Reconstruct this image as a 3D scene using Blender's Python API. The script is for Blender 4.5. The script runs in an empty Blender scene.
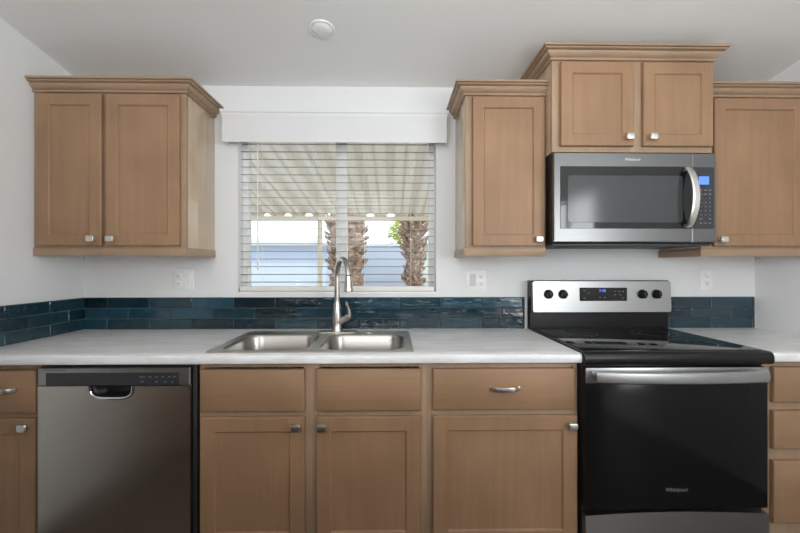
import bpy, bmesh, math, random
from mathutils import Vector, Matrix
random.seed(7)
PI = math.pi
sc = bpy.context.scene
COL = sc.collection

# ------------------------------------------------------------------ camera, world, sun, large lights, exposure
cam_d = bpy.data.cameras.new('camera'); cam = bpy.data.objects.new('camera', cam_d); COL.objects.link(cam)
cam_d.sensor_width = 36; cam_d.lens = 18; cam_d.clip_start = .02
cam.location = (0, 0, 1.26); cam.rotation_euler = (PI/2, 0, math.radians(-1))
sc.camera = cam

world = bpy.data.worlds.new('sky'); sc.world = world; world.use_nodes = True
bg = world.node_tree.nodes['Background']
bg.inputs[0].default_value = (.86, .92, 1, 1); bg.inputs[1].default_value = 2.2

XL_, XR_ = -1.692, 2.04      # inner faces of the side walls
def area(name, loc, rot, sx, sy, power, color=(1, 1, 1)):
    l = bpy.data.lights.new(name, 'AREA'); l.shape = 'RECTANGLE'; l.size = sx; l.size_y = sy
    l.energy = power; l.color = color
    o = bpy.data.objects.new(name, l); COL.objects.link(o); o.location = loc; o.rotation_euler = rot
    return o
sun = bpy.data.lights.new('sun', 'SUN'); sun.energy = 2.2; sun.angle = .02; sun.color = (1, .95, .86)
so = bpy.data.objects.new('sun', sun); COL.objects.link(so); so.rotation_euler = (math.radians(38), 0, math.radians(35))
# daylight in the sliding glass door of the rear wall; the other three are added fill
area('daylight_glass_door', (1.05, -3.45, 1.15), (PI/2 + .16, 0, 0), 1.5, 1.9, 20, (.93, .97, 1))
area('added_fill_high_rear', (-.75, -3.45, 2.2), (PI/2 - .12, 0, 0), 1.5, 1.1, 30, (1, .99, .97))  # added fill high in the unseen rear wall, favours the upper cabinets
area('added_fill_left', (XL_ + .01, -1.1, 1.5), (PI/2 + .35, 0, -PI/2), 1.4, 1.2, 76, (.97, 1, 1))  # added fill, brightens the right wall and ceiling
area('added_fill_right', (XR_ - .01, -1.1, 1.5), (PI/2 + .35, 0, PI/2), 1.4, 1.2, 54, (.97, 1, 1))  # added fill, brightens the left wall and ceiling

sc.view_settings.view_transform = 'Standard'; sc.view_settings.look = 'None'
sc.view_settings.exposure = 0.0; sc.view_settings.gamma = 1; sc.view_settings.use_curve_mapping = False
sc.cycles.use_denoising = True
sc.cycles.max_bounces = 10; sc.cycles.diffuse_bounces = 6; sc.cycles.transparent_max_bounces = 16

# ------------------------------------------------------------------ materials
def mat(name, color, rough=.5, metal=0, **kw):
    m = bpy.data.materials.new(name); m.use_nodes = True
    b = m.node_tree.nodes['Principled BSDF']
    b.inputs['Base Color'].default_value = (*color, 1); b.inputs['Roughness'].default_value = rough
    b.inputs['Metallic'].default_value = metal
    for k, v in kw.items(): b.inputs[k.replace('_', ' ')].default_value = v
    return m
def noise_col(m, c1, c2, scale=(1, 1, 1), nscale=5, detail=6, lo=.35, hi=.65, rough=.5, mid=None):
    nt = m.node_tree; N = nt.nodes; L = nt.links; b = N['Principled BSDF']
    tc = N.new('ShaderNodeTexCoord'); mp = N.new('ShaderNodeMapping'); mp.inputs['Scale'].default_value = scale
    nz = N.new('ShaderNodeTexNoise'); nz.inputs['Scale'].default_value = nscale; nz.inputs['Detail'].default_value = detail
    nz.inputs['Roughness'].default_value = rough
    cr = N.new('ShaderNodeValToRGB'); cr.color_ramp.elements[0].position = lo; cr.color_ramp.elements[1].position = hi
    cr.color_ramp.elements[0].color = (*c1, 1); cr.color_ramp.elements[1].color = (*c2, 1)
    L.new(tc.outputs['Object'], mp.inputs[0]); L.new(mp.outputs[0], nz.inputs[0]); L.new(nz.outputs[0], cr.inputs[0])
    L.new(cr.outputs[0], b.inputs['Base Color'])
    return nz, cr
def bump(m, scale=(1, 1, 1), nscale=50, strength=.1, dist=.002, detail=3):
    nt = m.node_tree; N = nt.nodes; L = nt.links; b = N['Principled BSDF']
    tc = N.new('ShaderNodeTexCoord'); mp = N.new('ShaderNodeMapping'); mp.inputs['Scale'].default_value = scale
    nz = N.new('ShaderNodeTexNoise'); nz.inputs['Scale'].default_value = nscale; nz.inputs['Detail'].default_value = detail
    bp = N.new('ShaderNodeBump'); bp.inputs['Strength'].default_value = strength; bp.inputs['Distance'].default_value = dist
    L.new(tc.outputs['Object'], mp.inputs[0]); L.new(mp.outputs[0], nz.inputs[0])
    L.new(nz.outputs[0], bp.inputs['Height']); L.new(bp.outputs[0], b.inputs['Normal'])
def wood(name, dark, light, scale, rough=.42):
    m = mat(name, light, rough, Specular_IOR_Level=.32)
    nt = m.node_tree; N = nt.nodes; L = nt.links; b = N['Principled BSDF']
    nz, cr = noise_col(m, dark, light, scale, 1.0, 8, .3, .7, .65)
    # broad cloudy variation of the stain
    tc = N.new('ShaderNodeTexCoord'); n2 = N.new('ShaderNodeTexNoise'); n2.inputs['Scale'].default_value = 4; n2.inputs['Detail'].default_value = 2
    mr = N.new('ShaderNodeMapRange'); mr.inputs[1].default_value = .3; mr.inputs[2].default_value = .7; mr.inputs[3].default_value = .9; mr.inputs[4].default_value = 1.08
    hs = N.new('ShaderNodeHueSaturation')
    L.new(tc.outputs['Object'], n2.inputs[0]); L.new(n2.outputs[0], mr.inputs[0]); L.new(mr.outputs[0], hs.inputs['Value'])
    L.new(cr.outputs[0], hs.inputs['Color']); L.new(hs.outputs[0], b.inputs['Base Color'])
    return m
WD, WL = (.300, .178, .101), (.348, .209, .122)
FD, FL = (.325, .220, .142), (.415, .288, .192)
M = {}
M['wood'] = wood('stained_maple_upright_grain', WD, WL, (45, 45, 2.2))
M['wood_h'] = wood('stained_maple_level_grain', WD, WL, (2.2, 45, 45))
M['frame'] = wood('maple_face_frame', FD, FL, (45, 45, 2.2), .42)
M['frame_h'] = wood('maple_moulding', FD, FL, (2.2, 45, 45), .36)
M['side'] = wood('maple_side_window_lit', (.46, .335, .215), (.56, .42, .28), (30, 30, 2), .3); M['side'].node_tree.nodes['Principled BSDF'].inputs['Coat Weight'].default_value = .8; M['side'].node_tree.nodes['Principled BSDF'].inputs['Coat Roughness'].default_value = .12  # paler than the doors: light from the window put into the colour
M['wall'] = mat('white_wall_paint', (.78, .785, .79), .6); bump(M['wall'], nscale=90, strength=.12, dist=.0015)
M['ceiling'] = mat('ceiling_paint', (.85, .85, .84), .8); bump(M['ceiling'], nscale=60, strength=.12, dist=.002)
M['white'] = mat('white_vinyl', (.86, .86, .85), .35)
M['blind'] = mat('blind_white', (.80, .79, .76), .4); M['slat'] = mat('blind_slat_backlit_grey', (.26, .25, .24), .5)  # slats are white; their backlit shade is put into the grey
M['plate'] = mat('switch_plate_white', (.88, .88, .88), .3)
M['rocker'] = mat('switch_rocker_grey', (.62, .62, .63), .35)
M['slot'] = mat('socket_slot', (.12, .12, .12), .6)
M['nickel'] = mat('satin_nickel', (.72, .70, .66), .32, 1)
M['faucet_metal'] = mat('brushed_nickel_faucet', (.52, .49, .45), .27, 1)
M['chrome'] = mat('polished_chrome', (.85, .85, .86), .1, 1)
def steel(name, c, rough, scale):
    m = mat(name, c, rough, 1); nt = m.node_tree; N = nt.nodes; L = nt.links; b = N['Principled BSDF']
    tc = N.new('ShaderNodeTexCoord'); mp = N.new('ShaderNodeMapping'); mp.inputs['Scale'].default_value = scale
    nz = N.new('ShaderNodeTexNoise'); nz.inputs['Scale'].default_value = 1; nz.inputs['Detail'].default_value = 4
    mr = N.new('ShaderNodeMapRange'); mr.inputs[3].default_value = rough - .025; mr.inputs[4].default_value = rough + .03
    L.new(tc.outputs['Object'], mp.inputs[0]); L.new(mp.outputs[0], nz.inputs[0]); L.new(nz.outputs[0], mr.inputs[0]); L.new(mr.outputs[0], b.inputs['Roughness'])
    return m
M['steel'] = steel('brushed_steel_level', (.43, .435, .435), .33, (3, 400, 400))
M['steel_v'] = mat('brushed_steel_upright', (.68, .655, .61), .27, 1, Anisotropic=.5)
M['steel_dark'] = steel('dark_stainless', (.185, .188, .188), .30, (3, 400, 400))
M['sink'] = mat('sink_steel', (.42, .405, .38), .30, 1); M['rim'] = mat('sink_rim_steel', (.64, .62, .57), .36, 1)
M['black'] = mat('black_enamel', (.010, .010, .011), .3, Specular_IOR_Level=.25)
M['glass_black'] = mat('black_ceramic_glass', (.008, .008, .009), .05)
M['oven_glass'] = mat('oven_door_glass', (.008, .008, .008), .14, Specular_IOR_Level=.16)
M['window_screen'] = mat('microwave_window_screen', (.05, .052, .055), .12)
M['dark_panel'] = mat('dark_control_panel', (.035, .036, .04), .25)
M['dark_plastic'] = mat('dark_grey_plastic', (.05, .055, .06), .5)
M['print'] = mat('grey_print', (.20, .20, .21), .5)
M['ring'] = mat('burner_ring_print', (.06, .06, .062), .3)
M['blue'] = mat('blue_display', (.05, .15, .7), .4, Emission_Color=(.12, .28, 1, 1), Emission_Strength=.9)
M['bluetext'] = mat('display_digits', (.1, .2, .8), .4, Emission_Color=(.08, .2, 1, 1), Emission_Strength=1.2)
M['grout'] = mat('grey_grout', (.10, .13, .14), .8)
M['rubber'] = mat('black_rubber', (.02, .02, .02), .6)
# counter laminate
M['counter'] = mat('grey_stone_laminate', (.62, .62, .61), .3)
noise_col(M['counter'], (.66, .655, .65), (.86, .87, .88), (3, 14, 14), 1.6, 9, .33, .62, .7)
# glazed handmade tile, a different teal for every tile
m = M['tile'] = mat('teal_glazed_tile', (.02, .08, .1), .09, Coat_Weight=.5)
nt = m.node_tree; N = nt.nodes; L = nt.links; b = N['Principled BSDF']
g = N.new('ShaderNodeNewGeometry'); cr = N.new('ShaderNodeValToRGB'); e = cr.color_ramp.elements
e[0].position = 0; e[0].color = (.004, .014, .020, 1); e[1].position = 1; e[1].color = (.020, .070, .100, 1)
for p, c in ((.25, (.007, .026, .040)), (.5, (.006, .034, .050)), (.7, (.013, .040, .050)), (.85, (.009, .045, .070))):
    x = e.new(p); x.color = (*c, 1)
tc = N.new('ShaderNodeTexCoord'); nz = N.new('ShaderNodeTexNoise'); nz.inputs['Scale'].default_value = 22; nz.inputs['Detail'].default_value = 4
mr = N.new('ShaderNodeMapRange'); mr.inputs[3].default_value = .55; mr.inputs[4].default_value = 1.5
hs = N.new('ShaderNodeHueSaturation'); bp = N.new('ShaderNodeBump'); bp.inputs['Strength'].default_value = .55; bp.inputs['Distance'].default_value = .006
n3 = N.new('ShaderNodeTexNoise'); n3.inputs['Scale'].default_value = 26; n3.inputs['Detail'].default_value = 2
mp = N.new('ShaderNodeMapping'); mp.inputs['Scale'].default_value = (.6, 1, 1.6)
L.new(g.outputs['Random Per Island'], cr.inputs[0]); L.new(tc.outputs['Object'], nz.inputs[0]); L.new(nz.outputs[0], mr.inputs[0])
L.new(mr.outputs[0], hs.inputs['Value']); L.new(cr.outputs[0], hs.inputs['Color']); L.new(hs.outputs[0], b.inputs['Base Color'])
L.new(tc.outputs['Object'], mp.inputs[0]); L.new(mp.outputs[0], n3.inputs[0]); L.new(n3.outputs[0], bp.inputs['Height']); L.new(bp.outputs[0], b.inputs['Normal'])
# clear glass that lets daylight pass
m = M['glass'] = bpy.data.materials.new('window_glass'); m.use_nodes = True; nt = m.node_tree; N = nt.nodes; L = nt.links
N.remove(N['Principled BSDF']); tr = N.new('ShaderNodeBsdfTransparent'); gl = N.new('ShaderNodeBsdfGlossy'); gl.inputs['Roughness'].default_value = .02
mx = N.new('ShaderNodeMixShader'); mx.inputs[0].default_value = .012
tr.inputs[0].default_value = (.95, .97, .97, 1)
L.new(tr.outputs[0], mx.inputs[1]); L.new(gl.outputs[0], mx.inputs[2]); L.new(mx.outputs[0], N['Material Output'].inputs[0])
# floor planks
m = M['floor'] = mat('brown_vinyl_plank', (.12, .085, .06), .4)
nz, cr = noise_col(m, (.06, .04, .028), (.12, .085, .06), (2, 14, 1), 3, 6)
M['dark_wood'] = mat('shade_island_dark_wood', (.09, .055, .035), .5)  # for the added island, dark to cut bounce onto the base cabinets
# outside
M['awning'] = mat('cream_painted_metal', (.80, .76, .68), .5)
M['cream'] = mat('cream_post_paint', (.70, .62, .48), .6)
M['siding'] = mat('pale_blue_siding', (.50, .58, .72), .7); bump(M['siding'], (1, 1, 60), .3, .3, .004)
M['fascia'] = mat('white_fascia', (.62, .63, .64), .6)
M['greywall'] = mat('blue_grey_block_wall', (.38, .42, .50), .9); bump(M['greywall'], nscale=6, strength=.3, dist=.01)
M['shed'] = mat('pale_green_shed_paint', (.50, .58, .52), .7)
M['roof'] = mat('pale_shingle', (.5, .5, .5), .9)
M['bark'] = mat('palm_bark', (.25, .16, .11), .95); noise_col(M['bark'], (.10, .07, .055), (.42, .29, .21), (1, 1, 3), 14, 8, .35, .62); 
M['boot'] = mat('palm_boot', (.3, .2, .13), .9); noise_col(M['boot'], (.12, .08, .055), (.50, .34, .24), (1, 1, 1), 18, 5, .3, .65)
M['leaf'] = mat('yellow_green_leaf', (.45, .50, .06), .6)
M['ground'] = mat('pale_gravel_ground', (.50, .46, .40), .95); noise_col(M['ground'], (.4, .36, .31), (.6, .56, .5), (1, 1, 1), 30, 4)

# ------------------------------------------------------------------ helpers
def tag(o, label=None, cat=None, group=None, kind=None):
    if label: o['label'] = label
    if cat: o['category'] = cat
    if group: o['group'] = group
    if kind: o['kind'] = kind
    return o
def wloc(p):
    v = Vector((0, 0, 0))
    while p is not None: v += Vector(p.location); p = p.parent
    return v
def thing(name, label, cat, loc, group=None):
    o = bpy.data.objects.new(name, None); COL.objects.link(o); o.location = loc; o.empty_display_size = .1
    return tag(o, label, cat, group)
def obj(name, bm, m, parent=None, origin=None, smooth=True):
    """link the bmesh (world coordinates) as one mesh object; origin: world point of its own pivot"""
    bmesh.ops.recalc_face_normals(bm, faces=bm.faces)
    for f in bm.faces: f.smooth = smooth
    for e in bm.edges:
        if len(e.link_faces) == 2 and e.calc_face_angle(0) > .6: e.smooth = False
    pw = wloc(parent); ow = Vector(origin) if origin else pw
    bmesh.ops.translate(bm, verts=bm.verts, vec=-ow)
    me = bpy.data.meshes.new(name); bm.to_mesh(me); bm.free()
    for x in (m if isinstance(m, (list, tuple)) else [m]): me.materials.append(M[x] if isinstance(x, str) else x)
    o = bpy.data.objects.new(name, me); COL.objects.link(o)
    if parent: o.parent = parent; o.location = ow - pw
    else: o.location = ow
    return o
def B(): return bmesh.new()
def box(bm, x0, x1, y0, y1, z0, z1, bev=0, seg=2, mi=0):
    mtx = Matrix.Translation(((x0+x1)/2, (y0+y1)/2, (z0+z1)/2)) @ Matrix.Diagonal((abs(x1-x0), abs(y1-y0), abs(z1-z0), 1))
    r = bmesh.ops.create_cube(bm, size=1, matrix=mtx); vs = r['verts']
    fs = list({f for v in vs for f in v.link_faces})
    for f in fs: f.material_index = mi
    if bev:
        es = list({e for v in vs for e in v.link_edges})
        bmesh.ops.bevel(bm, geom=es, offset=bev, segments=seg, affect='EDGES', profile=.5)
    return bm
def bx(*a, **k): return box(B(), *a, **k)
def loft(bm, rings, cap0=True, cap1=True, close=True, mi=0):
    R = [[bm.verts.new(p) for p in r] for r in rings]
    n = len(R[0])
    for a, c in zip(R, R[1:]):
        for i in range(n if close else n-1):
            j = (i+1) % n
            try: bm.faces.new((a[i], a[j], c[j], c[i])).material_index = mi
            except ValueError: pass
    if cap0: bm.faces.new(R[0]).material_index = mi
    if cap1: bm.faces.new(R[-1][::-1]).material_index = mi
    return R
def tube(bm, pts, rad, seg=12, caps=True):
    P = [Vector(p) for p in pts]; n = len(P); rs = rad if isinstance(rad, (list, tuple)) else [rad]*n
    rings = []; up = None
    for i in range(n):
        t = (P[min(i+1, n-1)] - P[max(i-1, 0)]).normalized()
        if up is None: up = t.orthogonal().normalized()
        up = (up - t*up.dot(t)).normalized(); s = t.cross(up)
        rings.append([P[i] + (up*math.cos(a) + s*math.sin(a))*rs[i] for a in (2*PI*k/seg for k in range(seg))])
    loft(bm, rings, caps, caps); return bm
def lathe(bm, c, axis, prof, seg=24, sx=1, sz=1):
    """prof: (radius, distance along axis)"""
    ax = Vector(axis).normalized(); u = Vector((0, 0, 1)) if abs(ax.z) < .9 else Vector((1, 0, 0))
    s = ax.cross(u).normalized(); u = s.cross(ax)
    rings = [[Vector(c) + ax*d + (s*math.cos(a)*sx + u*math.sin(a)*sz)*max(r, 1e-4) for a in (2*PI*k/seg for k in range(seg))] for r, d in prof]
    loft(bm, rings); return bm
def rectring(x0, x1, z0, z1, ins, y): return [(x0+ins, y, z0+ins), (x1-ins, y, z0+ins), (x1-ins, y, z1-ins), (x0+ins, y, z1-ins)]
def shaker(x0, x1, z0, z1, yb, t=.02, w=.052):
    bm = B(); yf = yb - t
    loft(bm, [rectring(x0, x1, z0, z1, i, y) for i, y in ((0, yb), (0, yf+.003), (.003, yf), (w, yf), (w+.0035, yf+.0035), (w+.005, yf+.008))])
    return bm
def slab(x0, x1, z0, z1, yb, t=.02):
    bm = B(); yf = yb - t
    loft(bm, [rectring(x0, x1, z0, z1, i, y) for i, y in ((0, yb), (0, yf+.004), (.0015, yf+.0015), (.004, yf))])
    return bm
def rrect(x0, x1, y0, y1, r, n=6):
    out = []
    for cx, cy, a0 in ((x1-r, y1-r, 0), (x0+r, y1-r, PI/2), (x0+r, y0+r, PI), (x1-r, y0+r, 1.5*PI)):
        for k in range(n+1):
            a = a0 + PI/2*k/n; out.append((cx + r*math.cos(a), cy + r*math.sin(a)))
    return out
def mould(bm, path, prof, z0):
    """sweep prof [(out, up)] along the plan path, out to the right of the walking direction, mitred"""
    P = [Vector(p) for p in path]; n = len(P); nor = []
    for a, c in zip(P, P[1:]):
        d = (c-a).normalized(); nor.append(Vector((d.y, -d.x)))
    rings = []
    for i in range(n):
        if i == 0: mdir = nor[0]
        elif i == n-1: mdir = nor[-1]
        else:
            s = nor[i-1] + nor[i]; mdir = s / (1 + nor[i-1].dot(nor[i]))
        rings.append([(P[i].x + mdir.x*o, P[i].y + mdir.y*o, z0+u) for o, u in prof])
    loft(bm, rings); return bm
def text(parent, name, s, size, cx, y, cz, m, ext=.0004, shear=0, sx=1):
    cu = bpy.data.curves.new('text', 'FONT'); cu.body = s; cu.size = size; cu.extrude = ext; cu.align_x = 'CENTER'; cu.align_y = 'CENTER'; cu.shear = shear
    o = bpy.data.objects.new('text', cu); COL.objects.link(o)
    dg = bpy.context.evaluated_depsgraph_get(); me = bpy.data.meshes.new_from_object(o.evaluated_get(dg))
    bm = B(); bm.from_mesh(me); bpy.data.objects.remove(o); bpy.data.meshes.remove(me); bpy.data.curves.remove(cu)
    bmesh.ops.transform(bm, matrix=Matrix.Translation((cx, y, cz)) @ Matrix.Rotation(PI/2, 4, 'X') @ Matrix.Diagonal((sx, 1, 1, 1)), verts=bm.verts)
    return obj(name, bm, m, parent, smooth=False)

YW = 2.22; XL = -1.692; XR = 2.04; YR = -3.5; ZC = 2.2556; SL = .1667
def zceil(y): return ZC + SL*(YW-y)

# ------------------------------------------------------------------ the room
WX0, WX1, WZ0, WZ1 = -.854, .239, 1.108, 2.03       # kitchen window opening
bm = B()
box(bm, XL-.12, WX0, YW, YW+.12, -.02, 2.6); box(bm, WX1, XR+.12, YW, YW+.12, -.02, 2.6)
box(bm, WX0, WX1, YW, YW+.12, -.02, WZ0); box(bm, WX0, WX1, YW, YW+.12, WZ1, 2.6)
tag(obj('wall_back', bm, 'wall'), kind='structure')
def side_wall(name, a, c):
    bm = B(); box(bm, a, c, YR, -1.8, -.02, 3.4); box(bm, a, c, -.4, YW, -.02, 3.4); box(bm, a, c, -1.8, -.4, -.02, .9); box(bm, a, c, -1.8, -.4, 2.1, 3.4)  # unseen openings added for the side fill lamps
    tag(obj(name, bm, 'wall'), kind='structure')
side_wall('wall_left', XL-.12, XL); side_wall('wall_right', XR, XR+.12)
bm = B()   # rear wall with a glass door opening and a high opening added for the fill lamp
DX0, DX1, DZ1 = .3, 1.8, 2.1; HX0, HX1, HZ0, HZ1 = -1.5, 0, 1.65, 2.75
box(bm, XL-.12, HX0, YR-.12, YR, -.02, 3.4); box(bm, HX1, DX0, YR-.12, YR, -.02, 3.4); box(bm, DX1, XR+.12, YR-.12, YR, -.02, 3.4)
box(bm, DX0, DX1, YR-.12, YR, DZ1, 3.4); box(bm, HX0, HX1, YR-.12, YR, -.02, HZ0); box(bm, HX0, HX1, YR-.12, YR, HZ1, 3.4)
tag(obj('wall_rear', bm, 'wall'), kind='structure')
tag(obj('floor', bx(XL-.12, XR+.12, YR-.12, YW, -.12, 0), 'floor'), kind='structure')
bm = B()
loft(bm, [[(x, y0, z) for y0, z in ((YW+.12, zceil(YW+.12)), (YR-.12, zceil(YR-.12)), (YR-.12, zceil(YR-.12)+.15), (YW+.12, zceil(YW+.12)+.15))] for x in (XL-.12, XR+.12)])
tag(obj('ceiling', bm, 'ceiling'), kind='structure')
# kitchen window: vinyl frame, meeting stile and panes
def win_frame(x0, x1, z0, z1, y0, y1, w):
    bm = B(); box(bm, x0, x0+w, y0, y1, z0, z1, .003); box(bm, x1-w, x1, y0, y1, z0, z1, .003)
    box(bm, x0+w, x1-w, y0, y1, z0, z0+w, .003); box(bm, x0+w, x1-w, y0, y1, z1-w, z1, .003); return bm
w1 = tag(obj('window_1', win_frame(WX0, WX1, WZ0, WZ1, 2.285, 2.335, .034), 'white'), kind='structure')
bm = B(); box(bm, -.325, -.262, 2.288, 2.33, WZ0+.034, WZ1-.034, .003); obj('meeting_stile', bm, 'white', w1)
obj('window_sill', bx(WX0-.0, WX1, 2.222, 2.285, WZ0, WZ0+.012, .002), 'white', w1)
obj('window_pane', bx(WX0+.034, WX1-.034, 2.308, 2.312, WZ0+.034, WZ1-.034), 'glass', w1)
for nm, a in (('added_window_left', XL-.08), ('added_window_right', XR+.03)):
    bm = B(); box(bm, a, a+.05, -1.8, -1.75, .9, 2.1); box(bm, a, a+.05, -.45, -.4, .9, 2.1); box(bm, a, a+.05, -1.75, -.45, .9, .95); box(bm, a, a+.05, -1.75, -.45, 2.05, 2.1); box(bm, a, a+.05, -1.12, -1.08, .95, 2.05)
    tag(obj(nm, bm, 'white'), kind='structure')  # unseen side window frames, added around the fill lamps
w2 = tag(obj('added_window_rear', win_frame(HX0, HX1, HZ0, HZ1, YR-.09, YR-.03, .05), 'white'), kind='structure')  # unseen high window, added with its fill lamp
d1 = tag(obj('door_1', win_frame(DX0, DX1, .0, DZ1, YR-.09, YR-.03, .07), 'white'), kind='structure')
obj('meeting_stile', bx(1.01, 1.09, YR-.085, YR-.035, .07, DZ1-.07, .003), 'white', d1)

# ------------------------------------------------------------------ outside, seen through the blinds
tag(obj('ground', bx(-14, 14, 2.36, 24, -.9, -.7), 'ground'), kind='structure')
aw = thing('patio_awning', 'cream corrugated metal patio awning sloping down outside the kitchen window', 'awning', (-.3, 2.45, 2.36))
prof = []; x = -5.0
while x < 4.5:
    prof += [(x, 0), (x+.05, 0), (x+.062, .022), (x+.082, .022), (x+.094, 0), (x+.14, 0), (x+.175, .055), (x+.245, .055)]; x += .28
bm = B(); ya, yb_, za, zb = 2.37, 5.5, 2.40, 1.93
top = [[(px, ya, za+h+.004) for px, h in prof], [(px, yb_, zb+h+.004) for px, h in prof]]
bot = [[(px, ya, za+h) for px, h in prof], [(px, yb_, zb+h) for px, h in prof]]
T = [[bm.verts.new(p) for p in r] for r in top]; U = [[bm.verts.new(p) for p in r] for r in bot]
n = len(prof)
for i in range(n-1):
    bm.faces.new((T[0][i], T[0][i+1], T[1][i+1], T[1][i])); bm.faces.new((U[0][i], U[1][i], U[1][i+1], U[0][i+1]))
    bm.faces.new((T[1][i], T[1][i+1], U[1][i+1], U[1][i])); bm.faces.new((T[0][i], U[0][i], U[0][i+1], T[0][i+1]))
for i in (0, n-1): bm.faces.new((T[0][i], T[1][i], U[1][i], U[0][i]))
obj('roof_panel', bm, 'awning', aw, smooth=False)
obj('beam', bx(-5, 4.4, 5.30, 5.36, 1.875, 1.925, .004), 'cream', aw)
for px in (-.97, -3.6, 2.4): obj('post', bx(px-.028, px+.028, 5.30, 5.36, -.7, 1.875, .004), 'cream', aw)
nh = thing('neighbouring_house', 'pale blue sided neighbouring house with white eaves, seen left through the blinds', 'house', (-4.2, 9.5, -.7))
obj('wall', bx(-7.5, -1.5, 9, 12, -.7, 1.72), 'siding', nh)
obj('fascia', bx(-7.7, -1.35, 8.75, 12.2, 1.72, 1.90, .01), 'fascia', nh)
bm = B(); loft(bm, [[(-7.7, 8.75, 1.9), (-7.7, 12.2, 1.9), (-7.7, 10.5, 2.02)], [(-1.35, 8.75, 1.9), (-1.35, 12.2, 1.9), (-1.35, 10.5, 2.02)]]); obj('roof', bm, 'roof', nh, smooth=False)
gw = thing('block_wall', 'blue-grey boundary wall between the two palm trunks outside the window', 'wall', (.4, 11.1, -.7))
obj('masonry', bx(-1.2, 3.2, 11, 11.2, -.7, 1.82, .01), 'greywall', gw)
obj('coping', bx(-1.22, 3.22, 10.96, 11.24, 1.82, 1.88, .01), 'fascia', gw)
sh = thing('garden_shed', 'pale green shed behind the right-hand palm trunk outside the window', 'shed', (1.6, 8.9, -.7))
obj('wall', bx(.55, 2.7, 8.2, 9.6, -.7, 1.70, .01), 'shed', sh)
bm = B(); loft(bm, [[(.45, 8.1, 1.7), (.45, 9.7, 1.7), (.45, 8.9, 1.86)], [(2.8, 8.1, 1.7), (2.8, 9.7, 1.7), (2.8, 8.9, 1.86)]]); obj('roof', bm, 'roof', sh, smooth=False)
def palm(label, x, y, r, seed, shag, ztop=3.6):
    rnd = random.Random(seed); t = thing('palm_tree', label, 'palm tree', (x, y, -.7), 'palm trees outside the window')
    bm = B(); rings = []; z = -.7
    while z < ztop:
        k = 1 + .10*rnd.uniform(-1, 1)
        rings.append([(x + r*k*math.cos(a)*(1+.07*rnd.uniform(-1, 1)), y + r*k*math.sin(a)*(1+.07*rnd.uniform(-1, 1)), z) for a in (2*PI*i/18 for i in range(18))]); z += .055
    loft(bm, rings); obj('trunk', bm, 'bark', t)
    bm = B(); z = -.5; k = 0
    while z < ztop - .1:
        f = shag(z)
        for j in range(12):
            if rnd.random() > f: continue
            a = 2*PI*j/12 + k*.45 + rnd.uniform(-.2, .2); d = Vector((math.cos(a), math.sin(a), 0)); s = Vector((-d.y, d.x, 0)); c = Vector((x, y, z))
            L_ = rnd.uniform(.05, .13)*(.6+.6*f); o0 = r*.9; w0 = .07; up = rnd.uniform(.4, 1.4)*L_
            P0 = c + d*o0; P1 = c + d*(o0+L_*.6) + Vector((0, 0, up*.6)); P2 = c + d*(o0+L_) + Vector((0, 0, up))
            loft(bm, [[P + s*w_, P + Vector((0, 0, .02)), P - s*w_, P - Vector((0, 0, .035))] for P, w_ in ((P0, w0), (P1, w0*.7), (P2, w0*.4))])
        z += .075; k += 1
    obj('frond_stubs', bm, 'boot', t)['kind'] = 'stuff'
    bm = B()
    for i in range(26):
        a = rnd.uniform(0, 2*PI); el = rnd.uniform(-.3, 1.1); c = Vector((x, y, ztop)); d = Vector((math.cos(a)*math.cos(el), math.sin(a)*math.cos(el), math.sin(el))); s = Vector((-math.sin(a), math.cos(a), 0))
        pts = [c + d*t_ - Vector((0, 0, .28*t_*t_)) for t_ in (0, .12, .24, .36, .48)]
        loft(bm, [[p + s*w_, p + Vector((0, 0, .015)), p - s*w_, p - Vector((0, 0, .015))] for p, w_ in zip(pts, (.03, .06, .09, .07, .02))])
    obj('crown', bm, 'leaf', t)
palm('shaggy grey-brown palm trunk behind the centre bar of the window', -.73, 6.3, .25, 3, lambda z: .75 if z > 1.15 else .25)
palm('slimmer palm trunk with rough orange-brown stubs, at right side of the window', .37, 7.0, .11, 5, lambda z: 1.7 if z > 1.45 else .8)
t = thing('leafy_tree', 'yellow-green leafy tree between the two palm trunks outside the window', 'tree', (.33, 12.5, -.7))
obj('trunk', tube(B(), [(.33, 12.5, -.7), (.30, 12.5, .8), (.36, 12.5, 2.0), (.33, 12.5, 2.5)], [.09, .07, .06, .03]), 'bark', t)
bm = B(); rnd = random.Random(2)
for i in range(700):
    d = Vector((rnd.gauss(0, 1), rnd.gauss(0, 1), rnd.gauss(0, 1))).normalized()*rnd.uniform(.2, 1)**.5
    c = Vector((.33 + d.x*.50, 12.5 + d.y*.5, 2.35 + d.z*.55)); a = rnd.uniform(0, 2*PI); u = Vector((math.cos(a), math.sin(a), rnd.uniform(-.6, .6)))*.07; v = u.cross(Vector((rnd.gauss(0, 1), rnd.gauss(0, 1), 1))).normalized()*.03
    q = [bm.verts.new(p) for p in (c-u, c+v, c+u, c-v)]; bm.faces.new(q)
obj('foliage', bm, 'leaf', t, smooth=False)

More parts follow.
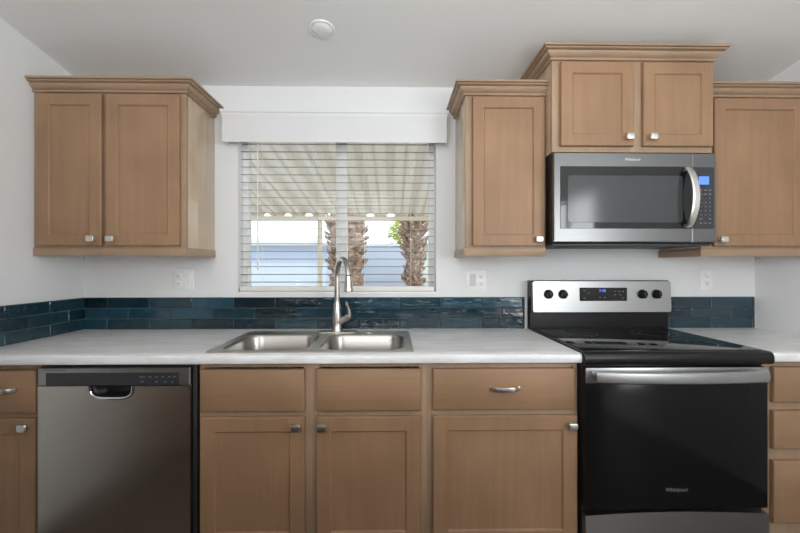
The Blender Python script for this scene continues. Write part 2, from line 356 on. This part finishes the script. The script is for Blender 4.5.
# ------------------------------------------------------------------ blinds and valance
va = thing('window_valance', 'wall-white boxed valance with stepped top edge above the blinds', 'valance', (-.311, 2.22, 1.94))
bm = B(); vp = [(-.905, 2.22), (-.905, 2.155), (.283, 2.155), (.283, 2.22)]
P = [(0, .0), (.004, -.004), (.006, 0), (.006, .128), (.010, .134), (.010, .148), (.016, .154), (.016, .168), (0, .168), (-.012, .168), (-.012, 0)]
mould(bm, vp, [(o, u) for o, u in P], 1.930); box(bm, -.90, .278, 2.16, 2.22, 2.082, 2.096)
obj('valance_board', bm, 'wall', va)
bl = thing('window_blind', 'white two-inch horizontal slat blind with slats open over the kitchen window', 'blind', (-.307, 2.245, 1.11))
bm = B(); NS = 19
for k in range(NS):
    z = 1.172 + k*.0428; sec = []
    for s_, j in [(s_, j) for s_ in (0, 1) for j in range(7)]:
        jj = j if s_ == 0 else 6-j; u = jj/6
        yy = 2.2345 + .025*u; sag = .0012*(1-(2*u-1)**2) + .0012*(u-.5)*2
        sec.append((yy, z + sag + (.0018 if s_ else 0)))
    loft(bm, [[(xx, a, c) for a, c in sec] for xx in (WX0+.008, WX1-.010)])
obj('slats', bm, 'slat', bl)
obj('bottom_rail', bx(WX0+.008, WX1-.010, 2.2225, 2.268, 1.1215, 1.150, .003), 'blind', bl)
obj('head_rail', bx(WX0+.006, WX1-.008, 2.2225, 2.272, 1.985, 2.028, .002), 'blind', bl)
for lx in (-.725, -.44, -.16, .10):
    bm = B()
    for yy in (2.2335, 2.2605): tube(bm, [(lx, yy, 1.15), (lx, yy, 1.99)], .0008, 6)
    obj('ladder_cord', bm, 'blind', bl)
bm = B(); tube(bm, [(-.745, 2.216, 1.95), (-.745, 2.216, 1.30)], .0035, 8); tube(bm, [(-.745, 2.216, 1.30), (-.745, 2.216, 1.24)], [.0035, .006], 8); obj('tilt_wand', bm, 'blind', bl)

# ------------------------------------------------------------------ backsplash tiles
def tiles(name, label, u0, u1, place, joint0):
    """place(u, out, z) -> world point"""
    t_ = thing(name, label, 'backsplash', place((u0+u1)/2, 0, .914)); rnd = random.Random(len(label)*7)
    bm = B(); Z0, RH = .9155, .0582
    def blk(a, c, z0, z1, t0, tt, mi, tilt=(0, 0)):
        pts = lambda o, ins: [place(a+ins, o, z0+ins), place(c-ins, o, z0+ins), place(c-ins, o, z1-ins), place(a+ins, o, z1-ins)]
        fr = [place(p, tt + tilt[0]*(1 if i in (1, 2) else -1) + tilt[1]*(1 if i > 1 else -1), q) for i, (p, q) in enumerate(((a+.0025, z0+.0025), (c-.0025, z0+.0025), (c-.0025, z1-.0025), (a+.0025, z1-.0025)))]
        loft(bm, [pts(t0, 0), pts(tt-.002, 0), fr], mi=mi)
    blk(u0, u1, Z0, Z0+3*RH, 0, .0055, 1)
    for r_ in range(3):
        j = joint0 + (.114 if r_ == 1 else 0); js = [u0]
        while j > u0: j -= .228
        j += .228
        while j < u1 - .004:
            if j > u0 + .01: js.append(j)
            j += .228
        js.append(u1)
        for a, c in zip(js, js[1:]):
            blk(a + .0012, c - .0012, Z0 + r_*RH + .0012, Z0 + (r_+1)*RH - .0012, .003, .0095 + rnd.uniform(-.0006, .0006), 0, (rnd.uniform(-.0009, .0009), rnd.uniform(-.0004, .0004)))
    obj('tile_face', bm, ['tile', 'grout'], t_, smooth=False)
tiles('tile_backsplash', 'teal glazed tile backsplash running behind the sink under the window', XL+.0105, .733, lambda u, o, z: (u, YW-o, z), -1.331)
tiles('tile_backsplash', 'short return of teal tile on the left wall', 1.58, YW, lambda u, o, z: (XL+o, u, z), 1.99)
tiles('tile_backsplash', 'short piece of teal tile right of the range', 1.497, 2.033, lambda u, o, z: (u, YW-o, z), 1.785)

# ------------------------------------------------------------------ knobs and pulls
def knob(parent, x, z, y):
    bm = B(); lathe(bm, (x, y, z), (0, -1, 0), [(.010, 0), (.010, .002), (.006, .004), (.0055, .014), (.008, .018)], 16)
    rings = []
    for d, k in ((.015, .80), (.018, 1), (.024, 1), (.0275, .86), (.0285, .6)):
        rings.append([(x + px*k, y - d - .002*math.cos(pz/.014*1.2)*(d > .02), z + pz*k) for px, pz in rrect(-.018, .018, -.015, .015, .007, 4)])
    loft(bm, rings)
    return obj('knob', bm, 'nickel', parent)
def pull(parent, x, z, y, half=.056):
    bm = B(); rings = []
    for k in range(15):
        u = -1 + 2*k/14; xx = x + u*half; d = .002 + .026*(1-u**4)**.8; w_ = .0075 + .0025*(1-u*u)
        rings.append([(xx, y-d-.0045, z-w_), (xx, y-d-.0065, z), (xx, y-d-.0045, z+w_), (xx, y-d, z+w_), (xx, y-d, z-w_)])
    loft(bm, rings)
    for s in (-1, 1): box(bm, x+s*half-.006, x+s*half+.006, y-.008, y, z-.0075, z+.0075, .002)
    return obj('pull', bm, 'nickel', parent)

# ------------------------------------------------------------------ upper cabinets
CROWN = [(-.002, 0), (.004, 0), (.010, .002), (.0125, .007), (.011, .012), (.007, .0135), (.012, .016), (.021, .022), (.027, .029), (.030, .036), (.027, .038), (.035, .0395), (.041, .042), (.0435, .046), (.040, .0485), (.050, .0500), (.051, .058), (.047, .0605), (-.002, .0605)]
def upper(label, x0, x1, y0, z0, z1, doors, path, rail=None, knobs=(), group='wall cabinets', loc=None):
    t = thing('wall_cabinet', label, 'cabinet', ((x0+x1)/2, YW, z0), group)
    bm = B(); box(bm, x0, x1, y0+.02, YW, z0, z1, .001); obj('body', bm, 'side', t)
    xs = sorted({x0, x1}); bm = B()
    edges = [(x0, min(d[0] for d in doors)+.012)] + [(a[1]-.012, c[0]+.012) for a, c in zip(doors, doors[1:])] + [(doors[-1][1]-.012, x1)]
    for a, c in edges: box(bm, a, c, y0, y0+.02, z0, z1, .001)
    for (a, c), (a2, c2) in zip(edges, edges[1:]):
        box(bm, c, a2, y0+.0003, y0+.02, z0, doors[0][2]+.012); box(bm, c, a2, y0+.0003, y0+.02, doors[0][3]-.012, z1)
    obj('face_frame', bm, 'frame', t)
    for i, (a, c, e, f) in enumerate(doors):
        d = obj('door', shaker(a, c, e, f, y0-.001), 'wood', t)
        for kx, kz in knobs:
            if a < kx < c: knob(d, kx, kz, y0-.021)
    obj('crown_moulding', mould(B(), path, CROWN, z1-.004), 'frame_h', t)
    if rail:
        bm = B(); mould(bm, rail, [(-.016, 0), (.004, 0), (.006, .003), (.006, .036), (.003, .039), (-.016, .039)], z0-.036); obj('light_rail', bm, 'frame_h', t)
    return t
ZB, ZT = 1.345, 2.082; YF = 1.915
upper('two-door light maple wall cabinet in the left corner', XL+.001, -.982, YF, ZB, ZT,
      [(-1.660, -1.366, 1.358, 2.070), (-1.345, -1.004, 1.358, 2.070)], [(XL+.001, YF), (-.982, YF), (-.982, YW)],
      [(XL+.001, YF), (-.982, YF), (-.982, YW)], [(-1.400, 1.389), (-1.312, 1.389)])
upper('narrow single-door wall cabinet between the window and the microwave', .347, .7345, YF, ZB, ZT,
      [(.380, .724, 1.358, 2.070)], [(.347, YW), (.347, YF), (.7345, YF)], [(.347, YW), (.347, YF), (.7345, YF)], [(.691, 1.389)])
upper('two-door cabinet standing higher and deeper above the microwave', .7355, 1.487, 1.84, 1.790, 2.216,
      [(.771, 1.108, 1.815, 2.202), (1.153, 1.478, 1.815, 2.202)], [(.7355, YW), (.7355, 1.84), (1.487, 1.84), (1.487, YW)], None, [(1.078, 1.852), (1.186, 1.852)])
upper('single-door wall cabinet right of the microwave, at the right wall', 1.4945, XR-.001, YF, ZB, ZT,
      [(1.545, 1.990, 1.358, 2.070)], [(1.4945, YF), (XR-.001, YF)], [(1.4945, YW), (1.4945, YF), (XR-.001, YF)], [(1.574, 1.389)])

# ------------------------------------------------------------------ microwave
mw = thing('microwave', 'stainless over-the-range microwave with black window and bowed handle', 'microwave', (1.113, 2.22, 1.36))
X0, X1, YM = .7365, 1.492, 1.82
obj('housing', bx(X0, X1, YM+.022, YW, 1.366, 1.786, .003), 'black', mw)
bm = B(); box(bm, X0+.006, X1-.006, YM+.03, YW-.02, 1.357, 1.366, .001)
for k in range(5): box(bm, .83+k*.012, .834+k*.012, 1.90, 2.10, 1.3555, 1.358); box(bm, 1.36+k*.012, 1.364+k*.012, 1.90, 2.10, 1.3555, 1.358)
obj('underside_plate', bm, 'dark_plastic', mw)
XS = 1.378
bm = B()
loft(bm, [rectring(X0, XS-.001, 1.372, 1.783, i, y) for i, y in ((0, YM+.022), (0, YM+.003), (.003, YM))]); door = obj('door', bm, 'steel_dark', mw)
def plate(x0, x1, z0, z1, y, t, r=.006):
    bm = B(); loft(bm, [[(a, yy, c) for a, c in rrect(x0+i, x1-i, z0+i, z1-i, r)] for yy, i in ((y, 0), (y-t+.001, 0), (y-t, .001))]); return bm
g_ = obj('door_glass', plate(.766, XS-.001, 1.434, 1.720, YM, .002, .004), 'glass_black', door)
obj('window_screen', plate(.800, 1.335, 1.462, 1.678, YM-.002, .0006, .012), 'window_screen', door)
bm = B(); rings = []
for k in range(21):
    u = -1 + 2*k/20; zz = 1.577 + u*.137; d = .006 + .044*(1-u*u)**.75; xc = 1.352 + .006*(1-u*u)
    rings.append([(xc-.014, YM-d, zz), (xc-.016, YM-d-.006, zz), (xc-.011, YM-d-.010, zz), (xc+.011, YM-d-.010, zz), (xc+.016, YM-d-.006, zz), (xc+.014, YM-d, zz)])
loft(bm, rings)
for zz in (1.446, 1.708): box(bm, 1.342, 1.358, YM-.016, YM-.001, zz-.008, zz+.008, .002)
obj('handle', bm, 'nickel', door)
text(door, 'logo', 'Whirlpool', .017, 1.10, YM-.0003, 1.752, 'nickel', shear=.2)
bm = B(); loft(bm, [rectring(XS+.001, X1, 1.372, 1.783, i, y) for i, y in ((0, YM+.022), (0, YM+.003), (.003, YM))]); cp = obj('control_panel', bm, 'steel_dark', mw)
obj('keypad', plate(XS+.001, 1.481, 1.434, 1.718, YM, .002, .006), 'dark_panel', cp)
obj('display', plate(1.408, 1.456, 1.638, 1.675, YM-.002, .0008, .002), 'blue', cp)
bm = B(); rnd = random.Random(4)
for r_ in range(9):
    for c_ in range(3):
        if r_ in (2, 7) and c_ == 1: continue
        zz = 1.612 - r_*.019; xx = 1.418 + c_*.021; w_ = .006 if r_ < 2 or r_ > 6 else .0028
        box(bm, xx-w_, xx+w_, YM-.0027, YM-.002, zz-.0022, zz+.0022)
obj('key_labels', bm, 'print', cp)

# ------------------------------------------------------------------ range
rg = thing('kitchen_range', 'stainless and black electric range with glass cooktop', 'range', (1.126, 1.9, 0))
RX0, RX1 = .756, 1.498
obj('body', bx(RX0, RX1, 1.60, 2.19, .03, .895, .003), 'black', rg)
for x in (RX0+.03, RX1-.03):
    for y in (1.66, 2.14): bm = B(); lathe(bm, (x, y, 0), (0, 0, 1), [(.018, 0), (.018, .01), (.01, .012), (.01, .032)], 12); obj('levelling_foot', bm, 'rubber', rg)
bm = B()   # cooktop frame with rounded front rail
prof = [(2.15, .872), (1.562, .872), (1.553, .877), (1.549, .888), (1.550, .905), (1.556, .917), (1.566, .921), (1.59, .922), (2.15, .922)]
loft(bm, [[(x, y, z) for y, z in prof] for x in (RX0-.003, RX1+.005)]); ct = obj('cooktop', bm, 'black', rg)
obj('glass_surface', bx(RX0+.008, RX1-.008, 1.590, 2.128, .921, .9245, .001), 'glass_black', ct)
bm = B()
def ring_(cx, cy, r, w_=.0012):
    n_ = 48
    for k in range(n_):
        a, c = 2*PI*k/n_, 2*PI*(k+1)/n_
        q = [bm.verts.new((cx+rr*math.cos(t_), cy+rr*math.sin(t_), .9248)) for rr, t_ in ((r-w_, a), (r+w_, a), (r+w_, c), (r-w_, c))]; bm.faces.new(q)
for cx, cy, r in ((.95, 1.74, .11), (.95, 1.74, .075), (1.32, 1.74, .09), (.95, 2.0, .075), (1.32, 2.0, .10), (1.32, 2.0, .07)): bm = B(); ring_(cx, cy, r); bmesh.ops.remove_doubles(bm, verts=bm.verts, dist=1e-5); obj('burner_ring', bm, 'ring', ct)
# back guard
bm = B(); prof = [(2.195, .92), (2.150, .92), (2.150, 1.012), (2.135, 1.016), (2.142, 1.176), (2.150, 1.184), (2.195, 1.184)]
loft(bm, [[(x, y, z) for y, z in prof] for x in (.742, 1.496)]); bgd = obj('backguard', bm, 'black', rg)
bm = B(); loft(bm, [[(a, 2.137 - yy + (c-1.015)*.042, c) for a, c in [(p, q) for p, q in rrect(.752, 1.502, 1.015, 1.180, .010)]] for yy in (0, .004)])
fp = obj('control_fascia', bm, 'steel', bgd)
box_ = plate(1.004, 1.262, 1.074, 1.146, 2.1365, .002, .004); dp = obj('display_panel', box_, 'glass_black', bgd)
text(bgd, 'clock_digits', '7:18', .020, 1.127, 2.134, 1.129, 'bluetext')
bm = B()
for cx, cz in ((1.03, 1.130), (1.052, 1.118), (1.03, 1.09), (1.115, 1.094), (1.14, 1.094), (1.196, 1.126), (1.218, 1.126), (1.240, 1.126), (1.225, 1.108), (1.24, 1.09), (1.196, 1.108)): box(bm, cx-.005, cx+.005, 2.1338, 2.1345, cz-.0016, cz+.0016)
obj('key_labels', bm, 'print', bgd)
for kx, ang in ((.836, .1), (.914, 0), (1.345, 0), (1.422, 0)):
    bm = B(); lathe(bm, (kx, 2.1365, 1.111), (0, -1, 0), [(.025, 0), (.025, .003), (.0215, .005), (.020, .020), (.017, .024)], 28)
    box(bm, kx-.0065, kx+.0065, 2.104, 2.115, 1.090, 1.132, .003)
    obj('knob', bm, 'black', bgd)
# door, drawer
dr = obj('oven_door', bx(RX0+.002, RX1-.010, 1.565, 1.60, .300, .860, .003), 'black', rg)
obj('door_trim', bx(RX0+.002, RX1-.010, 1.559, 1.566, .800, .861, .002), 'steel', dr)
obj('door_glass', bx(RX0+.004, RX1-.012, 1.560, 1.566, .302, .799, .002), 'oven_glass', dr)
bm = B(); rings = []
for k in range(31):
    u = -1 + 2*k/30; xx = 1.121 + u*.338; d = .026 + .026*(1-u*u); yy = 1.559-d
    rings.append([(xx, yy, .812), (xx, yy-.004, .809), (xx, yy-.010, .814), (xx, yy-.013, .832), (xx, yy-.010, .851), (xx, yy-.004, .856), (xx, yy, .853)])
loft(bm, rings)
for s in (-1, 1): box(bm, 1.121+s*.325-.012, 1.121+s*.325+.012, 1.525, 1.560, .816, .849, .003)
obj('handle', bm, 'steel', dr)
text(dr, 'logo', 'Whirlpool', .021, 1.118, 1.5597, .378, 'print', shear=.2)
bm = B(); n_ = 18; prof = []
rings = []
for yy in (1.60, 1.566, 1.563):
    rings.append([(RX0+.004, yy, .05)] + [(RX0+.004 + (RX1-RX0-.010)*k/n_, yy, .277 + .012*(1-(2*k/n_-1)**2)) for k in range(n_+1)] + [(RX1-.006, yy, .05)])
loft(bm, rings); obj('storage_drawer', bm, 'steel', rg)

# ------------------------------------------------------------------ base cabinets
YB = 1.62
def base(label, x0, x1, fronts, group='base cabinets', rails=()):
    """fronts: (kind, x0, x1, z0, z1, handle, hx, hz)"""
    t = thing('base_cabinet', label, 'cabinet', ((x0+x1)/2, 1.92, 0), group)
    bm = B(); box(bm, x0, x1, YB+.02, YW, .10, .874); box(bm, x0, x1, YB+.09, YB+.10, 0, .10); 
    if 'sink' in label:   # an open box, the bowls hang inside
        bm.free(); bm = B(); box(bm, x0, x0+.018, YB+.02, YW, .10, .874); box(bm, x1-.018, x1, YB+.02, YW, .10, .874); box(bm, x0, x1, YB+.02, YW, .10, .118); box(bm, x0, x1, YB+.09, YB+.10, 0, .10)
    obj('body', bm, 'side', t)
    bm = B(); cols = sorted({(f[1], f[2]) for f in fronts}); 
    ed = [(x0, cols[0][0]+.008)] + [(a[1]-.008, c[0]+.008) for a, c in zip(cols, cols[1:])] + [(cols[-1][1]-.008, x1)]
    for a, c in ed: box(bm, a, c, YB, YB+.02, .10, .874, .001)
    for (a, c), (a2, c2) in zip(ed, ed[1:]):
        for z0, z1 in rails: box(bm, c, a2, YB+.0004, YB+.02, z0, z1)
    obj('face_frame', bm, 'frame', t)
    for k, a, c, z0, z1, h, hx, hz in fronts:
        if k == 'door': o = obj('door', shaker(a, c, z0, z1, YB-.001, .02, .057), 'wood', t)
        else: o = obj('drawer' if h else 'false_front', slab(a, c, z0, z1, YB-.001), 'wood_h', t)
        if h == 'knob': knob(o, hx, hz, YB-.021)
        if h == 'pull': pull(o, hx, hz, YB-.021)
    return t
R1 = [(.855, .874), (.655, .688), (.10, .15)]
base('base cabinet in the left corner beside the dishwasher, one drawer over one door', XL+.001, -1.402,
     [('drawer', -1.665, -1.410, .682, .850, 'pull', -1.540, .775), ('door', -1.665, -1.410, .14, .660, 'knob', -1.440, .632)], rails=R1)
base('sink base cabinet with two doors below two false fronts', -.776, .137,
     [('drawer', -.767, -.353, .682, .850, None, 0, 0), ('drawer', -.306, .112, .682, .850, None, 0, 0),
      ('door', -.767, -.353, .14, .660, 'knob', -.384, .624), ('door', -.306, .112, .14, .660, 'knob', -.282, .624)], rails=R1)
base('base cabinet left of the range, one wide drawer over one wide door', .1375, .7515,
     [('drawer', .160, .734, .684, .850, 'pull', .447, .772), ('door', .160, .744, .14, .660, 'knob', .716, .624)], rails=R1)
base('base cabinet of stacked drawers right of the range', 1.516, XR-.001,
     [('drawer', 1.549, 2.015, .705, .850, 'pull', 1.782, .778), ('drawer', 1.549, 2.015, .516, .672, 'pull', 1.782, .60), ('drawer', 1.549, 2.015, .213, .468, 'pull', 1.782, .40)],
     rails=[(.845, .874), (.66, .715), (.455, .525), (.10, .225)])

# ------------------------------------------------------------------ dishwasher
dw = thing('dishwasher', 'stainless dishwasher with dark control strip and scooped pocket handle', 'dishwasher', (-1.096, 1.9, 0))
A0, A1 = -1.391, -.800
obj('tub', bx(A0+.005, A1+.004, 1.625, 2.19, .02, .866, .002), 'black', dw)
obj('black_gap_strip', bx(A1+.004, A1+.020, 1.605, 1.63, .06, .868, .002), 'rubber', dw)  # black strip put in to draw the dark gap beside the door
YD = 1.590
bm = B(); loft(bm, [rectring(A0, A1, .792, .862, i, y) for i, y in ((0, 1.626), (0, YD+.003), (.003, YD))]); cs = obj('control_panel', bm, 'steel', dw)
obj('control_strip', plate(A0+.032, A1-.042, .7935, .843, YD, .0012, .001), 'dark_panel', cs)
bm = B()
for k in range(6): box(bm, -1.365+k*.014, -1.354+k*.014, YD-.0004, YD, .8505, .8545)
obj('vent_slots', bm, 'slot', cs)
bm = B()
for cx, cz, w_ in ((-.985, .826, .012), (-.955, .826, .006), (-.93, .826, .006), (-.905, .826, .005), (-.88, .826, .005), (-.86, .826, .006), (-.985, .808, .006), (-.93, .806, .006), (-.895, .806, .005), (-.868, .806, .004)): box(bm, cx-w_, cx+w_, YD-.0018, YD-.001, cz-.0012, cz+.0012)
obj('key_labels', bm, 'print', cs)
# door panel with a half-oval pocket under the strip
hx0, hx1, hz = -1.188, -1.022, .742
pocket = [(hx0, .790)] + [((hx0+hx1)/2 - (hx1-hx0)/2*(abs(math.cos(a))**.55)*(1 if math.cos(a) > 0 else -1), .790 - (.790-hz)*math.sin(a)**.6) for a in (PI*k/18 for k in range(1, 18))] + [(hx1, .790)]
bm = B(); outer = [(A0, .790), (A0, .10), (A1, .10), (A1, .790)]
loop = outer[:1] + outer[1:] + pocket[::-1]
fr = [bm.verts.new((a, YD+.001, c)) for a, c in loop]; bk = [bm.verts.new((a, 1.626, c)) for a, c in loop]
bm.faces.new(fr); bm.faces.new(bk[::-1])
for i in range(len(loop)):
    j = (i+1) % len(loop); bm.faces.new((fr[i], bk[i], bk[j], fr[j]))
bmesh.ops.triangulate(bm, faces=[f for f in bm.faces if len(f.verts) > 4])
dd = obj('door', bm, 'steel_v', dw, smooth=False)
bm = B(); tube(bm, [(a, YD-.001, c) for a, c in pocket], .0055, 10); obj('pocket_lip', bm, 'chrome', dd)
bm = B(); rings = []
for k in range(13):
    s_ = k/12; rings.append([(-1.105 + (a+1.105)*(1-.45*s_*s_), YD + .034*s_, .790 + (c-.790)*(1-.35*s_*s_)) for a, c in pocket])
loft(bm, rings, False, True, close=False); obj('pocket', bm, 'black', dd)
obj('badge', bx(-.866, -.832, YD-.0006, YD+.001, .198, .204, .0003), 'print', dd)
obj('toe_panel', bx(A0+.01, A1-.01, 1.66, 1.67, .01, .10, .001), 'black', dw)

# ------------------------------------------------------------------ countertops
YC = 1.573
nose = [(YC+.05, .876), (YC+.008, .876), (YC+.002, .879), (YC, .885), (YC, .903), (YC+.003, .910), (YC+.010, .914), (YC+.05, .914)]
SX0, SX1, SY0, SY1 = -.757, .085, 1.612, 2.125
bm = B(); loft(bm, [[(x, y, z) for y, z in nose] for x in (XL+.001, .7495)])
HX_0, HX_1, HY0, HY1 = SX0+.012, SX1-.012, YC+.05, SY1-.012
box(bm, XL+.001, HX_0, YC+.05, YW-.0005, .876, .914); box(bm, HX_1, .7495, YC+.05, YW-.0005, .876, .914)
box(bm, HX_0, HX_1, HY1, YW-.0005, .876, .914)
tag(obj('countertop', bm, 'counter', origin=(-.47, 1.9, .876)), 'long pale grey stone-look countertop holding the sink', 'countertop', 'countertops')
bm = B(); loft(bm, [[(x, y, z) for y, z in nose] for x in (1.514, XR-.001)]); box(bm, 1.514, XR-.001, YC+.05, YW-.0005, .876, .914)
tag(obj('countertop', bm, 'counter', origin=(1.77, 1.9, .876)), 'short pale grey countertop right of the range', 'countertop', 'countertops')

# ------------------------------------------------------------------ sink
sk = thing('double_sink', 'stainless drop-in sink with two equal bowls under the window', 'sink', (-.336, 1.87, .914))
b1 = rrect(-.722, -.357, 1.648, 2.020, .075, 8); b2 = rrect(-.315, .050, 1.648, 2.020, .075, 8); out = rrect(SX0, SX1, SY0, SY1, .02, 5)
bm = B(); zt = .9175; es = []
def loop3(pts, z):
    vs = [bm.verts.new((a, c, z)) for a, c in pts]; ee = [bm.edges.new((vs[i], vs[(i+1) % len(vs)])) for i in range(len(vs))]; return vs, ee
ov, oe = loop3(rrect(SX0+.006, SX1-.006, SY0+.006, SY1-.006, .016, 5), zt+.0015)
v1, e1 = loop3(b1, zt); v2, e2 = loop3(b2, zt)
bmesh.ops.triangle_fill(bm, edges=oe+e1+e2, use_beauty=True)
lo = [bm.verts.new((a, c, .9145)) for a, c in out]
for i in range(len(ov)):
    j = (i+1) % len(ov); bm.faces.new((ov[i], lo[i], lo[j], ov[j]))
obj('rim', bm, 'rim', sk)
for q, (x0, x1) in enumerate(((-.722, -.357), (-.315, .050))):
    bm = B(); rings = []
    for d, ins, rr in ((.0, 0, .075), (-.004, .004, .072), (-.014, .007, .070), (-.10, .012, .068), (-.155, .018, .064), (-.175, .030, .055), (-.183, .052, .04), (-.186, .10, .03)):
        rings.append([(a, c, zt+d) for a, c in rrect(x0+ins, x1-ins, 1.648+ins, 2.020-ins, rr, 8)])
    loft(bm, rings, False, True)
    bs = obj('basin', bm, 'sink', sk); cx = (x0+x1)/2
    obj('drain', lathe(B(), (cx, 1.834, zt-.1855), (0, 0, 1), [(.045, 0), (.045, .003), (.036, .004), (.032, .001), (.012, .0015)], 24), 'chrome', bs)
cap = lathe(B(), (-.128, 2.075, .9185), (0, 0, 1), [(.023, 0), (.023, .003), (.018, .006), (.004, .007)], 24)
obj('hole_cover', cap, 'nickel', sk)

# ------------------------------------------------------------------ faucet
fx, fy = -.291, 2.088
fc = thing('faucet', 'brushed nickel gooseneck pull-down faucet behind the sink', 'faucet', (fx, fy, .9195))
obj('deck_plate', (lambda b_: (loft(b_, [[(a, c, z) for a, c in rrect(fx-.105+i, fx+.105-i, fy-.028+i, fy+.028-i, .027, 8)] for z, i in ((.9195, 0), (.9225, 0), (.9245, .003))]), b_)[1])(B()), 'faucet_metal', fc)
obj('body', lathe(B(), (fx, fy, .922), (0, 0, 1), [(.029, 0), (.029, .006), (.027, .012), (.026, .05), (.0245, .10), (.020, .135), (.0145, .155), (.0135, .165)], 28), 'faucet_metal', fc)
dirx = Vector((.43, -.90, 0)).normalized(); R_ = .088; pts = [(fx, fy, 1.08), (fx, fy, 1.14), (fx, fy, 1.20)]
for k in range(0, 17):
    a = PI*(1 - k/16*.97); p = Vector((fx, fy, 1.208)) + dirx*(R_ + R_*math.cos(a)) + Vector((0, 0, R_*math.sin(a))); pts.append(tuple(p))
obj('neck', tube(B(), pts, .0142, 16), 'faucet_metal', fc)
e0 = Vector(pts[-1]); hd = (Vector((0, 0, -1)) + dirx*.05).normalized()
bm = B(); lathe(bm, e0, hd, [(.0142, 0), (.0175, .004), (.0178, .02), (.020, .045), (.0235, .070), (.0235, .076), (.019, .077)], 24); sp = obj('spray_head', bm, 'faucet_metal', fc)
obj('spray_face', lathe(B(), e0 + hd*.077, hd, [(.0165, 0), (.0165, .002), (.012, .003)], 20), 'rubber', sp)
bm = B(); tube(bm, [(fx+.006, fy-.004, .972), (fx+.045, fy-.012, .990), (fx+.064, fy-.016, 1.003)], [.021, .0175, .016], 16)
lathe(bm, (fx+.060, fy-.0155, 1.0), (.45, -.1, .9), [(.0145, -.002), (.0145, .006), (.010, .012)], 16)
lv = [(fx+.066, fy-.016, 1.008), (fx+.064, fy-.018, 1.03), (fx+.056, fy-.024, 1.055), (fx+.051, fy-.030, 1.078)]
tube(bm, lv, [.011, .0095, .008, .006], 12); obj('lever', bm, 'faucet_metal', fc)

# ------------------------------------------------------------------ outlets and switches
def outlet_face(t, cx, z):
    for s in (-1, 1):
        bm = B(); zz = z+s*.020; lathe(bm, (cx, YW-.006, zz), (0, -1, 0), [(.0165, 0), (.0165, .0025), (.015, .0035)], 24, 1, .85)
        o = obj('socket', bm, 'plate', t)
        for dx, h in ((-.0065, .009), (.0065, .007)): obj('slot', bx(cx+dx-.0013, cx+dx+.0013, YW-.0099, YW-.0094, zz+.002-h/2, zz+.002+h/2), 'slot', o)
        obj('earth_hole', lathe(B(), (cx, YW-.0094, zz-.008), (0, -1, 0), [(.0026, 0), (.0026, .0005)], 10), 'slot', o)
def rocker(t, cx, z, m='plate'):
    bm = B(); box(bm, cx-.0172, cx+.0172, YW-.0085, YW-.005, z-.034, z+.034, .001)
    bm2 = bm; loft(bm2, [[(cx-.014, YW-.0085, z-.030), (cx-.014, YW-.0085, z+.030), (cx-.014, YW-.0115, z+.030), (cx-.014, YW-.0090, z), (cx-.014, YW-.0100, z-.030)],
                         [(cx+.014, YW-.0085, z-.030), (cx+.014, YW-.0085, z+.030), (cx+.014, YW-.0115, z+.030), (cx+.014, YW-.0090, z), (cx+.014, YW-.0100, z-.030)]])
    obj('rocker', bm, m, t)
def faceplate(t, x0, x1, z0, z1): 
    bm = B(); loft(bm, [rectring(x0, x1, z0, z1, i, y) for i, y in ((0, YW), (0, YW-.004), (.003, YW-.006))]); obj('cover_plate', bm, 'plate', t)
t = thing('wall_outlet', 'white double plate with socket and switch below the left wall cabinet', 'outlet', (-1.152, YW, 1.187), 'wall plates'); faceplate(t, -1.209, -1.095, 1.130, 1.244); outlet_face(t, -1.176, 1.187); rocker(t, -1.129, 1.187)
t = thing('wall_outlet', 'white double plate with grey rocker and socket right of the window', 'outlet', (.464, YW, 1.184), 'wall plates'); faceplate(t, .407, .523, 1.127, 1.241); rocker(t, .443, 1.184, 'rocker'); outlet_face(t, .490, 1.184)
t = thing('wall_outlet', 'white single socket plate on the wall right of the range', 'outlet', (1.762, YW, 1.184), 'wall plates'); faceplate(t, 1.727, 1.798, 1.127, 1.241); outlet_face(t, 1.762, 1.184)

# ------------------------------------------------------------------ ceiling light cover
ly = 1.80; lz = zceil(ly); nrm = Vector((0, -SL, -1)).normalized()
t = thing('ceiling_light', 'small round white light cover on the sloping ceiling', 'light', (-.318, ly, lz))
obj('trim_ring', lathe(B(), (-.318, ly, lz), nrm, [(.056, 0), (.056, .002), (.052, .006), (.047, .004), (.046, .001)], 40), 'plate', t)
obj('lens', lathe(B(), (-.318, ly, lz), nrm, [(.045, .0005), (.044, .004), (.035, .010), (.02, .0135), (.004, .0145)], 40), 'plate', t)

# ------------------------------------------------------------------ rest of the room, reflected in the steel and glass; island added for shade
pc = thing('pantry_cabinet', 'tall maple pantry cabinet standing against the left wall behind the viewer', 'cabinet', (XL+.31, .1, 0))
obj('body', bx(XL+.001, XL+.50, -.3, .5, 0, 2.1, .002), 'wood', pc)
obj('door', bx(XL+.50, XL+.52, -.28, .09, .12, 2.06, .003), 'wood', pc); obj('door', bx(XL+.50, XL+.52, .11, .48, .12, 2.06, .003), 'wood', pc)

isl = thing('added_shade_island', 'unseen island added under the viewpoint to shade the base cabinets', 'island', (-.1, 0, 0))
obj('body', bx(-1.05, 1.05, -.11, .38, 0, .862, .002), 'dark_wood', isl)
obj('worktop', bx(-1.10, 1.10, -.119, .42, .864, .902, .006), 'counter', isl)
obj('shade_bar', bx(-1.05, 1.05, -.62, -.12, 0, 1.10, .003), 'dark_wood', isl)  # unseen, added to keep light off the base cabinets
obj('shade_bar_top', bx(-1.10, 1.10, -.66, -.06, 1.101, 1.14, .006), 'counter', isl)
